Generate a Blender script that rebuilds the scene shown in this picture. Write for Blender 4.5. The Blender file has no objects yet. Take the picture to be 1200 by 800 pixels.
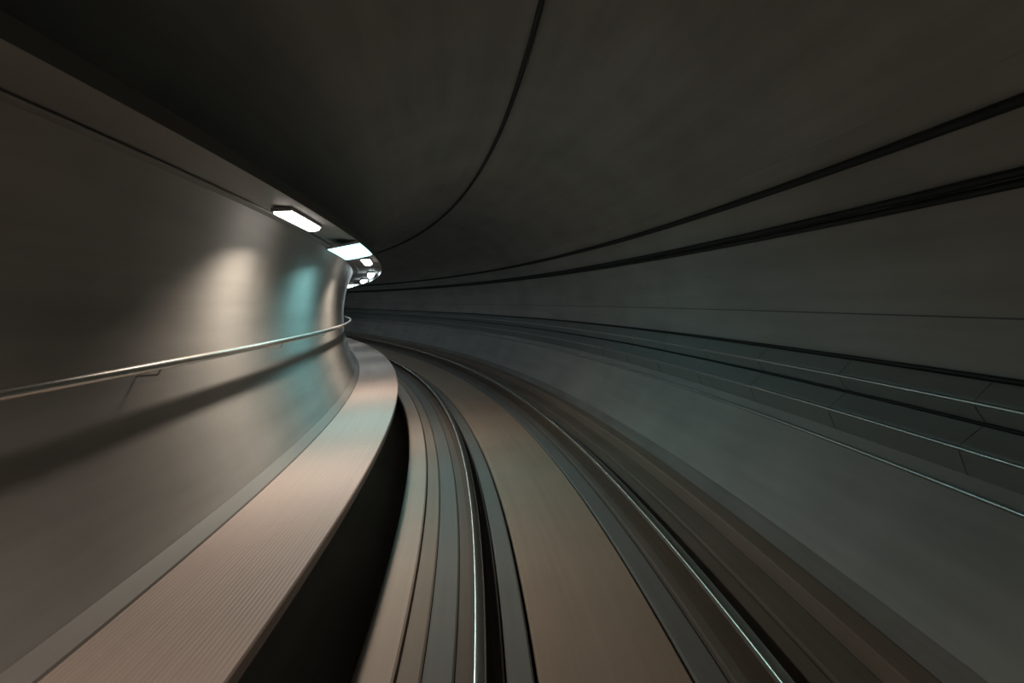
import bpy, math, random
import numpy as np
from mathutils import Matrix, Vector
random.seed(7)
SC = bpy.context.scene
COL = SC.collection

# ------------------------------------------------------------------ camera
F_PX, PITCH, ROLL, YAW = 679.98, 0.144591, -0.047934, 0.018627
CAM = Vector((-0.53834, 0.0, 1.90556))
cam_d = bpy.data.cameras.new('camera')
cam_d.sensor_width = 36.0
cam_d.lens = F_PX / 1200.0 * 36.0
cam_d.clip_start = 0.02
cam = bpy.data.objects.new('camera', cam_d)
COL.objects.link(cam)
cy, sy = math.cos(YAW), math.sin(YAW)
cp, sp = math.cos(PITCH), math.sin(PITCH)
cr, sr = math.cos(ROLL), math.sin(ROLL)
right = Vector((cy, sy, 0)); fwd0 = Vector((-sy, cy, 0)); zup = Vector((0, 0, 1))
fwd = fwd0 * cp - zup * sp
up = fwd0 * sp + zup * cp
right, up = right * cr + up * sr, -right * sr + up * cr
M = Matrix.Identity(4)
for i in range(3):
    M[i][0], M[i][1], M[i][2], M[i][3] = right[i], up[i], -fwd[i], CAM[i]
cam.matrix_world = M
SC.camera = cam

# ------------------------------------------------------------------ world and exposure
w = bpy.data.worlds.new('tunnel_dark'); SC.world = w
w.use_nodes = True
w.node_tree.nodes['Background'].inputs[0].default_value = (0.02, 0.025, 0.028, 1)
w.node_tree.nodes['Background'].inputs[1].default_value = 0.0
SC.view_settings.view_transform = 'Standard'
SC.view_settings.look = 'None'
SC.view_settings.gamma = 1.0
SC.view_settings.use_curve_mapping = False
SC.view_settings.exposure = 0.0

# lamp tuning: every lamp of a kind is alike
WARM = (1.0, 0.83, 0.68)
COOL = (0.80, 0.96, 1.0)
TEAL = (0.42, 0.97, 1.0)
P_WARM, P_COOL, P_TEAL = 40.0, 6.0, 42.0
PANEL_TILT = 0.15                    # the teal panel leans slightly towards the track

# ------------------------------------------------------------------ alignment of the tunnel
R0, CURV_RATE, GRADE, VCURV = 41.80765, -0.000415797, -0.0798829, 0.00117981
S0, S1, DS = -9.0, 64.0, 0.02
_s = np.arange(S0, S1 + DS, DS)
_k = 1.0 / R0 + CURV_RATE * np.minimum(_s, 40.0)
_k = np.where(_s > 40, _k + np.minimum((_s - 40) * 0.004, 0.03), _k)
_th = np.concatenate([[0], np.cumsum((_k[1:] + _k[:-1]) / 2 * DS)])
_i0 = int(np.argmin(abs(_s)))
_th -= _th[_i0]
_m = (_th[1:] + _th[:-1]) / 2
_x = np.concatenate([[0], np.cumsum(-np.sin(_m) * DS)]); _x -= _x[_i0]
_y = np.concatenate([[0], np.cumsum(np.cos(_m) * DS)]); _y -= _y[_i0]
_z = np.where(_s < 60, GRADE * _s + VCURV * _s * _s / 2, 0)
_z = np.where(_s >= 60, _z[int(np.argmin(abs(_s - 59.98)))], _z)

def frame(s):
    return (float(np.interp(s, _s, _x)), float(np.interp(s, _s, _y)),
            float(np.interp(s, _s, _z)), float(np.interp(s, _s, _th)))

def W(s, off, z):
    x, y, zz, t = frame(s)
    return Vector((x + off * math.cos(t), y + off * math.sin(t), zz + z))

# bore of the tunnel (radius, centre) in the cross-section
CX, CZ, CR = -0.14958, 1.57318, 2.39538

def bore(deg, inset=0.0):
    a = math.radians(deg)
    return (CX + (CR - inset) * math.cos(a), CZ + (CR - inset) * math.sin(a))

def bore_x(z, side, inset=0.0):
    r = CR - inset
    return CX + side * math.sqrt(r * r - (z - CZ) ** 2)

def arc(a0, a1, n, inset=0.0):
    return [bore(a0 + (a1 - a0) * i / n, inset) for i in range(n + 1)]

def circ(cx, cz, r, n=12):
    return [(cx + r * math.cos(2 * math.pi * i / n), cz + r * math.sin(2 * math.pi * i / n)) for i in range(n)]

# ------------------------------------------------------------------ materials
MATS = {}
def mat(name, col, rough=0.7, metal=0.0, var=0.12, streak=(0.35, 9.0), bump=0.0, bscale=(30, 30),
        blotch=0.0, spec=0.5, tint=None, groove=None, aniso=0.0):
    m = bpy.data.materials.new(name); m.use_nodes = True
    nt = m.node_tree; N = nt.nodes; Lk = nt.links
    b = N['Principled BSDF']
    b.inputs['Roughness'].default_value = rough
    b.inputs['Metallic'].default_value = metal
    b.inputs['Specular IOR Level'].default_value = spec
    uv = N.new('ShaderNodeUVMap'); uv.uv_map = 'UVMap'
    if aniso > 0:                       # fine brushed grain
        b.inputs['Anisotropic'].default_value = aniso
        tg = N.new('ShaderNodeTangent'); tg.direction_type = 'UV_MAP'; tg.uv_map = 'UVMap'
        Lk.new(tg.outputs[0], b.inputs['Tangent'])
    mp = N.new('ShaderNodeMapping'); mp.inputs['Scale'].default_value = (streak[0], streak[1], 1)
    Lk.new(uv.outputs[0], mp.inputs[0])
    n1 = N.new('ShaderNodeTexNoise'); n1.inputs['Scale'].default_value = 1.0
    n1.inputs['Detail'].default_value = 5; n1.inputs['Roughness'].default_value = 0.6
    Lk.new(mp.outputs[0], n1.inputs['Vector'])
    n2 = N.new('ShaderNodeTexNoise'); n2.inputs['Scale'].default_value = 0.8; n2.inputs['Detail'].default_value = 4
    Lk.new(uv.outputs[0], n2.inputs['Vector'])
    mx = N.new('ShaderNodeMix'); mx.data_type = 'FLOAT'; mx.inputs[0].default_value = 0.5 if blotch == 0 else blotch
    Lk.new(n1.outputs[0], mx.inputs[2]); Lk.new(n2.outputs[0], mx.inputs[3])
    rp = N.new('ShaderNodeValToRGB')
    t = tint or (1, 1, 1)
    rp.color_ramp.elements[0].position = 0.3
    rp.color_ramp.elements[1].position = 0.7
    rp.color_ramp.elements[0].color = tuple(max(0, c * (1 - var)) for c in col) + (1,)
    rp.color_ramp.elements[1].color = tuple(min(1, c * (1 + var) * q) for c, q in zip(col, t)) + (1,)
    Lk.new(mx.outputs[0], rp.inputs[0])
    Lk.new(rp.outputs[0], b.inputs['Base Color'])
    if bump > 0:
        mp2 = N.new('ShaderNodeMapping'); mp2.inputs['Scale'].default_value = (bscale[0], bscale[1], 1)
        Lk.new(uv.outputs[0], mp2.inputs[0])
        n3 = N.new('ShaderNodeTexNoise'); n3.inputs['Scale'].default_value = 1; n3.inputs['Detail'].default_value = 3
        Lk.new(mp2.outputs[0], n3.inputs['Vector'])
        h = n3.outputs[0]
        if groove:
            wv = N.new('ShaderNodeTexWave'); wv.bands_direction = 'Y'
            wv.inputs['Scale'].default_value = groove; wv.inputs['Distortion'].default_value = 0.3
            Lk.new(uv.outputs[0], wv.inputs['Vector'])
            ad = N.new('ShaderNodeMath'); ad.operation = 'ADD'
            Lk.new(wv.outputs[1], ad.inputs[0]); Lk.new(h, ad.inputs[1]); h = ad.outputs[0]
        bp = N.new('ShaderNodeBump'); bp.inputs['Strength'].default_value = bump
        bp.inputs['Distance'].default_value = 0.006
        Lk.new(h, bp.inputs['Height']); Lk.new(bp.outputs[0], b.inputs['Normal'])
    MATS[name] = m
    return m

def emit(name, col, strength):
    m = bpy.data.materials.new(name); m.use_nodes = True
    b = m.node_tree.nodes['Principled BSDF']
    b.inputs['Base Color'].default_value = (0.8, 0.8, 0.8, 1)
    b.inputs['Emission Color'].default_value = col + (1,)
    b.inputs['Emission Strength'].default_value = strength
    MATS[name] = m

mat('lining_concrete', (0.31, 0.31, 0.295), 0.55, var=0.24, streak=(0.35, 4.0), bump=0.10, bscale=(6, 40), spec=0.4)
mat('invert_concrete', (0.20, 0.195, 0.185), 0.8, var=0.3)  # ordinary concrete, somewhat darker than the lining
mat('bench_brown', (0.21, 0.165, 0.135), 0.85, var=0.2, streak=(0.2, 25))
mat('deck', (0.43, 0.345, 0.31), 0.55, var=0.10, streak=(0.25, 40), bump=0.25, bscale=(2, 90), groove=14)
mat('kerb_grey', (0.24, 0.225, 0.21), 0.6, var=0.1)
mat('slab_brown', (0.30, 0.23, 0.18), 0.8, var=0.16, streak=(0.2, 14), bump=0.1, bscale=(3, 40))
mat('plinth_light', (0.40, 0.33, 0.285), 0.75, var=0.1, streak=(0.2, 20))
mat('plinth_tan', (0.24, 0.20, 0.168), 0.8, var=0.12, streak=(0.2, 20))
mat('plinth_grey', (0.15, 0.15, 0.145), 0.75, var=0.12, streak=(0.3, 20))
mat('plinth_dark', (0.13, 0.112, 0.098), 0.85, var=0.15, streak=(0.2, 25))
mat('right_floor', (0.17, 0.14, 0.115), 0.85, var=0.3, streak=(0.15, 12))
mat('rail_steel', (0.92, 0.89, 0.85), 0.24, 1.0, var=0.06, streak=(0.2, 60), aniso=0.8)
mat('rail_rust', (0.10, 0.075, 0.058), 0.7, 0.3, var=0.2)
mat('galv', (0.42, 0.43, 0.43), 0.42, 0.8, var=0.12)
mat('tube_steel', (0.50, 0.47, 0.43), 0.36, 0.8, var=0.08)
mat('tray_grey', (0.19, 0.19, 0.185), 0.6, 0.2, var=0.1)
mat('cable_black', (0.008, 0.009, 0.009), 0.6, var=0.2)
mat('duct_dark', (0.06, 0.056, 0.052), 0.6, var=0.2, streak=(0.4, 20))
mat('cover_grey', (0.27, 0.30, 0.30), 0.42, 0.2, var=0.10, streak=(0.3, 25))
mat('conduit_steel', (0.62, 0.64, 0.64), 0.3, 1.0, var=0.06, streak=(0.5, 20), aniso=0.6)
mat('housing', (0.30, 0.30, 0.29), 0.5, 0.4, var=0.1)
mat('seam_dark', (0.12, 0.125, 0.12), 0.7, var=0.1)
emit('lens_warm', (1.0, 0.90, 0.82), 9.0)
emit('lens_cool', (0.82, 0.96, 1.0), 19.0)
emit('lens_teal', (0.40, 0.94, 1.0), 2.8)

# ------------------------------------------------------------------ mesh helpers
def stations(s0, s1, step=0.2):
    n = max(1, int(round((s1 - s0) / step)))
    return [s0 + (s1 - s0) * i / n for i in range(n + 1)]

def sweep_data(profile, s0, s1, closed=True, step=0.2, flip=False):
    st = stations(s0, s1, step)
    n = len(profile)
    V = []
    for s in st:
        x, y, zz, t = frame(s); c, si = math.cos(t), math.sin(t)
        for (o, z) in profile:
            V.append((x + o * c, y + o * si, zz + z))
    per = [0.0]
    for i in range(1, n + 1):
        a, b = profile[i - 1], profile[i % n]
        per.append(per[-1] + math.hypot(b[0] - a[0], b[1] - a[1]))
    Fc, UV = [], []
    m = n if closed else n - 1
    for k in range(len(st) - 1):
        for i in range(m):
            j = (i + 1) % n
            f = [k * n + i, k * n + j, (k + 1) * n + j, (k + 1) * n + i]
            u = [(st[k], per[i]), (st[k], per[i + 1]), (st[k + 1], per[i + 1]), (st[k + 1], per[i])]
            if flip: f.reverse(); u.reverse()
            Fc.append(f); UV.append(u)
    if closed:
        f = list(range(n - 1, -1, -1)); u = [profile[i] for i in f]
        g = [(len(st) - 1) * n + i for i in range(n)]; ug = list(profile)
        if flip: f.reverse(); u.reverse(); g.reverse(); ug.reverse()
        Fc += [f, g]; UV += [u, ug]
    return V, Fc, UV

def signed(profile):
    return sum(profile[i][0] * profile[(i + 1) % len(profile)][1] - profile[(i + 1) % len(profile)][0] * profile[i][1]
               for i in range(len(profile)))

class MB:
    def __init__(s): s.V, s.F, s.U = [], [], []
    def sweep(s, profile, s0, s1, closed=True, step=0.2, flip=False):
        if closed and signed(profile) > 0: profile = list(reversed(profile))   # outward normals
        v, f, u = sweep_data(profile, s0, s1, closed, step, flip)
        if closed:
            pass
        o = len(s.V); s.V += v; s.F += [[i + o for i in q] for q in f]; s.U += u
        return s
    def tube(s, p, q, r, n=8):
        p, q = Vector(p), Vector(q); d = (q - p).normalized()
        a = d.orthogonal().normalized(); b = d.cross(a); o = len(s.V); L = (q - p).length
        for e in (p, q):
            for i in range(n):
                t = 2 * math.pi * i / n
                s.V.append(tuple(e + a * (r * math.cos(t)) + b * (r * math.sin(t))))
        for i in range(n):
            j = (i + 1) % n
            s.F.append([o + i, o + j, o + n + j, o + n + i]); s.U.append([(0, i / n), (0, (i + 1) / n), (L, (i + 1) / n), (L, i / n)])
        s.F.append([o + i for i in range(n - 1, -1, -1)]); s.U.append([(0, 0)] * n)
        s.F.append([o + n + i for i in range(n)]); s.U.append([(0, 0)] * n)
        return s
    def build(s, name, material, parent=None, angle=35, loc=None):
        if parent is not None: base = parent.matrix_basis.translation if parent.parent is None else Vector(parent['_base'])
        elif loc is not None: base = Vector(loc)
        else:
            a = np.array(s.V); base = Vector(((a[:, 0].min() + a[:, 0].max()) / 2, (a[:, 1].min() + a[:, 1].max()) / 2, a[:, 2].min()))
        me = bpy.data.meshes.new(name)
        me.from_pydata([tuple(Vector(v) - base) for v in s.V], [], s.F)
        ul = me.uv_layers.new(name='UVMap')
        flat = [c for face in s.U for uv in face for c in uv]
        ul.data.foreach_set('uv', flat)
        me.polygons.foreach_set('use_smooth', [True] * len(me.polygons))
        me.set_sharp_from_angle(angle=math.radians(angle))
        me.materials.append(MATS[material])
        o = bpy.data.objects.new(name, me); COL.objects.link(o)
        if parent is None: o.location = base
        else: o.parent = parent
        o['_base'] = tuple(base)
        return o

def sw(name, profile, s0, s1, material, parent=None, closed=True, step=0.2, flip=False, angle=35):
    return MB().sweep(profile, s0, s1, closed, step, flip).build(name, material, parent, angle)

def empty(name, loc):
    e = bpy.data.objects.new(name, None); COL.objects.link(e); e.location = loc; e.empty_display_size = 0.1
    return e

def tag(o, label, cat, group=None):
    o['label'] = label; o['category'] = cat
    if group: o['group'] = group
    return o

def struct(o, label=None):
    o['kind'] = 'structure'
    if label: o['label'] = label
    return o

def rect(x0, z0, x1, z1):
    return [(x0, z0), (x1, z0), (x1, z1), (x0, z1)]

A0, A1 = -8.5, 62.0

# ------------------------------------------------------------------ shell of the tunnel
SH = 0.30
def shell(name, a0, a1, n, material):
    prof = arc(a0, a1, n) + [bore(a1, -SH), bore((a0 + a1) / 2, -SH - 0.02), bore(a0, -SH)]
    inner = arc(a0, a1, n)
    outer = list(reversed(arc(a0, a1, n, -SH)))
    return sw(name, inner + outer, A0, A1, material, step=0.3, angle=30)

struct(shell('wall_left', 204.5, 146.0, 30, 'lining_concrete'), 'curved pale concrete tunnel wall above the raised walkway')
struct(shell('ceiling', 145.98, 34.0, 40, 'lining_concrete'), 'dark arched concrete tunnel ceiling')
struct(shell('wall_right', 33.98, -41.0, 34, 'lining_concrete'), 'curved concrete tunnel wall carrying pipes and cables')
fl = struct(shell('floor', 318.98, 204.52, 36, 'invert_concrete'), 'dark concrete invert of the tunnel')

# track bed strips lying on the invert (children of the floor)
def strip(name, x0, x1, zt, material, label=None, zb=None):
    def zc(x): return CZ - math.sqrt(CR * CR - (x - CX) ** 2) + 0.012
    prof = [(x0, zt - 0.012), (x0 + 0.012, zt), (x1 - 0.012, zt), (x1, zt - 0.012)]
    n = 4
    prof += [(x1 + (x0 - x1) * i / n, min(zc(x1 + (x0 - x1) * i / n), zt - 0.05)) for i in range(n + 1)]
    o = sw(name, prof, A0 + 0.1, A1 - 0.1, material, fl, angle=30)
    if label: o['label'] = label
    return o

strip('track_slab', -0.43, 0.405, -0.205, 'slab_brown', 'brown concrete slab between the rails')
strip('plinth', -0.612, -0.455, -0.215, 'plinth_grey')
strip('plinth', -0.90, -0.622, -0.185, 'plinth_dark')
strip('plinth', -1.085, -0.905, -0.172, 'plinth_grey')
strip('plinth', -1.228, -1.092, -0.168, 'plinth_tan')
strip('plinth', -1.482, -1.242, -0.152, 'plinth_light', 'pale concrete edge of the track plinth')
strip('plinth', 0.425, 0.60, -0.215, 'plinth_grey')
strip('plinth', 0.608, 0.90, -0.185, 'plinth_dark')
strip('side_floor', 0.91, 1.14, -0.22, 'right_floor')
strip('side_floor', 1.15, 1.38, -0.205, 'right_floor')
strip('bench', 1.385, 1.55, -0.085, 'bench_brown', 'low brown concrete ledge at the foot of the wall')

# fine casting joint on the wall above the pipes
jt = [(bore_x(z, 1, 0.001), z) for z in (1.674, 1.684)] + [(bore_x(z, 1, 0.006), z) for z in (1.684, 1.674)]
struct(sw('trim_1', jt, A0 + .1, A1 - .1, 'seam_dark'), 'thin dark casting joint along the wall above the pipes')

# ------------------------------------------------------------------ rails
def running_rail(side, label):
    xc = side * 0.7525
    root = empty('running_rail', W(1.0, xc, -0.185))
    tag(root, label, 'rail', 'running rails of the track')
    h, k = 0.036, 0.008
    rr = 0.015
    lc = [(xc - h + rr - rr * math.cos(t), -rr + rr * math.sin(t)) for t in np.linspace(0, math.pi / 2, 6)]
    head = [(xc - h, -0.038)] + lc + [(xc - 0.008, 0.0015), (xc + 0.008, 0.0015)] + [(2 * xc - x, z) for x, z in reversed(lc)] + [(xc + h, -0.038)]
    web = [(xc - 0.012, -0.16), (xc - 0.0085, -0.10), (xc - 0.010, -0.0385), (xc + 0.010, -0.0385), (xc + 0.0085, -0.10), (xc + 0.012, -0.16)]
    foot = [(xc - 0.07, -0.184), (xc - 0.07, -0.175), (xc - 0.014, -0.1605), (xc + 0.014, -0.1605), (xc + 0.07, -0.175), (xc + 0.07, -0.184)]
    o = sw('rail_head', head, A0 + .2, A1 - .2, 'rail_steel', root, angle=25); o['label'] = 'polished steel running surface'
    sw('rail_web', web, A0 + .2, A1 - .2, 'rail_rust', root, angle=25)
    sw('rail_foot', foot, A0 + .2, A1 - .2, 'rail_rust', root, angle=25)
running_rail(-1, 'polished steel running rail on the walkway side of the track')
running_rail(1, 'polished steel running rail on the pipe side of the track')

# ------------------------------------------------------------------ walkway
ZD = 0.63
wk = empty('walkway', W(1.0, -1.9, 0.55))
tag(wk, 'raised tan concrete walkway curving along the wall beside the track', 'walkway')
xl = bore_x(ZD, -1, 0.004)
deck = [(-1.592, ZD - 0.012), (-1.60, ZD), (xl, ZD), (bore_x(0.545, -1, 0.004), 0.545), (-1.66, 0.545), (-1.60, 0.56)]
o = sw('deck', deck, A0 + .2, A1 - .2, 'deck', wk, angle=30); o['label'] = 'tan walkway surface with fine lengthwise grooves'
kb = [(-2.292, ZD + 0.001), (-2.296, ZD + 0.014), (bore_x(0.70, -1, 0.005), 0.70), (bore_x(ZD + 0.001, -1, 0.005), ZD + 0.001)]
o = sw('kerb', kb, A0 + .2, A1 - .2, 'kerb_grey', wk, angle=20); o['label'] = 'narrow grey kerb where walkway meets wall'

# ------------------------------------------------------------------ handrail on the wall
HX, HZ, HR = -2.400, 1.668, 0.026
hr = empty('handrail', W(1.0, HX, HZ))
tag(hr, 'round steel handrail running along the wall above the walkway', 'handrail')
sw('rail_tube', circ(HX, HZ, HR, 14), A0 + .3, A1 - .3, 'tube_steel', hr, angle=60)
for s in np.arange(-1.3, 34, 2.3):
    b = MB().tube(W(s, HX - 0.004, HZ - 0.018), W(s, HX - 0.03, HZ - 0.055), 0.006, 6)
    b.tube(W(s, HX - 0.03, HZ - 0.055), W(s, bore_x(HZ - 0.055, -1, 0.002), HZ - 0.055), 0.006, 6)
    b.build('bracket', 'tube_steel', hr)

# ------------------------------------------------------------------ cables
def cable(label, x, z, r, hang, n=10):
    root = empty('cable', W(1.0, x, z)); tag(root, label, 'cable')
    sw('sheath', circ(x, z, r, n), A0 + .3, A1 - .3, 'cable_black', root, angle=60)
    a = math.atan2(z - CZ, x - CX)
    for s in np.arange(-2.0, 30, hang):
        p = W(s, CX + (CR - 0.002) * math.cos(a), CZ + (CR - 0.002) * math.sin(a))
        MB().tube(W(s, x, z), p, 0.008, 6).build('clip', 'cable_black', root)
    return root
cable('single black cable running along the crown of the ceiling', -0.0987, 3.928, 0.022, 1.6)
cable('black cable on the upper wall, highest of the wall cables', 1.906, 2.723, 0.030, 1.9)
cable('upper black cable of the pair below the highest wall cable', 2.052, 2.424, 0.024, 1.9)
cable('lower black cable of the pair below the highest wall cable', 2.072, 2.372, 0.024, 1.9)

# ------------------------------------------------------------------ folded covers and conduit on the right wall
def cover(label, top, ridge, bot, nose):
    root = empty('pipe_cover', W(1.0, ridge[0], bot)); tag(root, label, 'pipe cover', 'folded steel covers along the wall')
    tx, tz = bore_x(top, 1, 0.006), top; bx_, bz = bore_x(bot, 1, 0.006), bot
    def lerp(a, b, t): return (a[0] + (b[0] - a[0]) * t, a[1] + (b[1] - a[1]) * t)
    T, B, Rg = (tx - 0.04, tz), (bx_ - 0.03, bz), ridge
    p0 = lerp(Rg, T, nose); p2 = lerp(Rg, B, nose)
    pts = [(tx, tz), T]
    for i in range(9):
        t = i / 8
        pts.append(((1 - t) ** 2 * p0[0] + 2 * t * (1 - t) * Rg[0] + t * t * p2[0], (1 - t) ** 2 * p0[1] + 2 * t * (1 - t) * Rg[1] + t * t * p2[1]))
    pts += [B, (bx_, bz)]
    wall_pts = [(bore_x(float(z), 1, 0.006), float(z)) for z in np.linspace(bz, tz, 6)[1:-1]]
    body = sw('cover', pts + wall_pts, A0 + .3, A1 - .3, 'cover_grey', root, angle=28)
    mid = pts[2 + 4]
    o = sw('glint_pipe', circ(mid[0] - 0.013, mid[1], 0.0125, 10), A0 + .3, A1 - .3, 'conduit_steel', root, angle=60); o['label'] = 'thin steel pipe added for the glint along the ridge'  # added pipe standing in for the glint on the ridge
    # clamping straps a little proud of the cover
    front = pts
    for s in np.arange(-0.4, 26, 1.15):
        off = [(x - 0.005, z) for x, z in front]
        MB().sweep(off + list(reversed([(x + 0.004, z) for x, z in front])), s, s + 0.022, True, 0.05).build('strap', 'cover_grey', root)
cover('upper folded grey steel pipe cover along the wall', 1.325, (2.075, 1.215), 1.095, 0.28)
cover('lower folded grey steel pipe cover along the wall', 1.072, (2.005, 0.962), 0.79, 0.22)
cd = empty('conduit', W(1.0, 2.03, 0.66)); tag(cd, 'thin steel conduit running just below the folded covers', 'conduit')
sw('pipe', circ(2.03, 0.705, 0.015, 12), A0 + .3, A1 - .3, 'conduit_steel', cd, angle=60)
for s in np.arange(-0.2, 26, 1.15):
    MB().tube(W(s, 2.035, 0.705), W(s, bore_x(0.69, 1, 0.008), 0.69), 0.010, 6).build('clip', 'housing', cd)

for nm, x, z, rad in (('thin black cable lying along the top of the upper pipe cover', 2.203, 1.3435, 0.016),
                      ('thin black cable squeezed between the two folded pipe covers', 2.158, 1.0835, 0.010)):
    tag(sw('cable', circ(x, z, rad, 8), A0 + .3, A1 - .3, 'cable_black', angle=60), nm, 'cable')

# ------------------------------------------------------------------ tray carrying the lamps
TZ, TZE = 2.70, 2.648
tr = empty('cable_tray', W(1.0, -1.9, TZ)); tag(tr, 'wide grey steel cable tray under which the lamps hang', 'cable tray')
txw = bore_x(TZ, -1, 0.006)
sw('base_plate', [(txw, TZ + 0.004), (txw, TZ), (-1.72, TZE), (-1.72, TZE + 0.004)], A0 + .3, A1 - .3, 'tray_grey', tr)
sw('shade_lip', rect(-1.719, TZE - 0.056, -1.712, TZE + 0.014), A0 + .3, A1 - .3, 'tray_grey', tr)  # lip deepened below the tray to keep panel light off the ceiling
def under(x): return TZ + (TZE - TZ) * (x - txw) / (-1.72 - txw)
ZU = under(-1.925) - 0.002
pc = empty('lamp_conduit', W(1.0, -2.05, ZU - 0.03)); tag(pc, 'thin steel lamp conduit along the underside of the tray', 'conduit')
sw('pipe', circ(-2.15, under(-2.15) - 0.010, 0.007, 10), A0 + .3, A1 - .3, 'tray_grey', pc, angle=60)

def lamp(s, label, kind='warm', length=0.95, xc=-1.985, half=0.07, spread=140, unseen=None):
    root = empty('strip_lamp' if kind != 'teal' else 'light_panel', W(s, xc, ZU - 0.09))
    tag(root, label, 'lamp', 'lamps under the cable tray')
    s0, s1 = s - length / 2, s + length / 2
    phi = PANEL_TILT if kind == 'teal' else 0.0
    zt = under(xc + half) - 0.003 - half * math.sin(phi); zb = zt - 0.020
    def rot(pts):                    # turn the cross-section about the middle of the housing back
        c, q = math.cos(phi), math.sin(phi)
        return [(xc + (x - xc) * c - (z - zt) * q, zt + (x - xc) * q + (z - zt) * c) for x, z in pts]
    hb = [(xc - half, zb), (xc - half, zt), (xc + half, zt), (xc + half, zb), (xc + half - 0.008, zb), (xc + half - 0.008, zt - 0.006),
          (xc - half + 0.008, zt - 0.006), (xc - half + 0.008, zb)]
    sw('housing', rot(hb), s0, s1, 'housing', root, step=0.12, angle=30)
    q = half - 0.010
    dp = {'warm': 0.035, 'cool': 0.07, 'teal': 0.016}[kind]
    lens = [(xc - q, zt - 0.008), (xc - q, zb - dp * 0.5), (xc - q * 0.7, zb - dp * 0.85), (xc - q * 0.3, zb - dp), (xc + q * 0.3, zb - dp),
            (xc + q * 0.7, zb - dp * 0.85), (xc + q, zb - dp * 0.5), (xc + q, zt - 0.008)]
    tail = '' if unseen is None else '_' + unseen + '_offscreen'
    sw('diffuser' + tail, rot(lens), s0 + 0.02, s1 - 0.02, 'lens_' + kind, root, step=0.12, angle=40)
    for e in (s0 - 0.012, s1):
        sw('end_cap', rot(rect(xc - half, zb - 0.006, xc + half, zt)), e, e + 0.012, 'housing', root, step=0.1)
    if kind == 'teal':
        for e in (s0 + 0.25, s1 - 0.25):
            MB().tube(W(e, xc - 0.04, zt - 0.02), W(e, xc - 0.04, under(xc - 0.04) - 0.002), 0.008, 6).build('mount', 'housing', root)
    # the light lies on the diffuser, as large as it and facing the same way
    name = 'lamp_light' + tail
    ld = bpy.data.lights.new(name, 'AREA'); ld.shape = 'RECTANGLE'
    ld.size = half * 1.2; ld.size_y = length * 0.95
    ld.energy = {'warm': P_WARM, 'cool': P_COOL, 'teal': P_TEAL}[kind]
    ld.color = {'warm': WARM, 'cool': COOL, 'teal': TEAL}[kind]
    ld.spread = math.radians(spread)
    lo = bpy.data.objects.new(name, ld); COL.objects.link(lo)
    x, y, zz, t = frame(s)
    lo.parent = root
    lx, lz = rot([(xc, zb - dp - 0.006)])[0]
    lo.location = W(s, lx, lz) - root.location
    lo.rotation_euler = (Matrix.Rotation(t, 3, 'Z') @ Matrix.Rotation(-phi, 3, 'Y')).to_euler()
    return root

B = 'white strip lamp under the tray, '
# the lamps that the photograph shows
lamp(4.85, B + 'first one before the teal light panel')
lamp(9.35, B + 'first one beyond the teal light panel', xc=-1.91)
lamp(13.1, B + 'second one beyond the teal light panel', 'cool', xc=-1.89)
lamp(16.6, B + 'third one beyond the teal light panel', 'cool', xc=-1.89)
lamp(7.25, 'wide glowing teal light panel under the cable tray', 'teal', 1.5, xc=-1.925, half=0.18, spread=170)
# the same row of lamps at the same spacing, beside and behind the viewer and round the bend
for s, nth in ((0.35, 'second'), (-4.15, 'third')):
    lamp(s, B + nth + ' one before the teal light panel', unseen=nth + '_before')
for s, nth in zip((20.9, 25.2, 29.5, 33.8, 38.1), ('fourth', 'fifth', 'sixth', 'seventh', 'eighth')):
    lamp(s, B + nth + ' one beyond the teal light panel', 'cool', xc=-1.89, unseen=nth + '_beyond')

for o in bpy.data.objects:
    if '_base' in o: del o['_base']
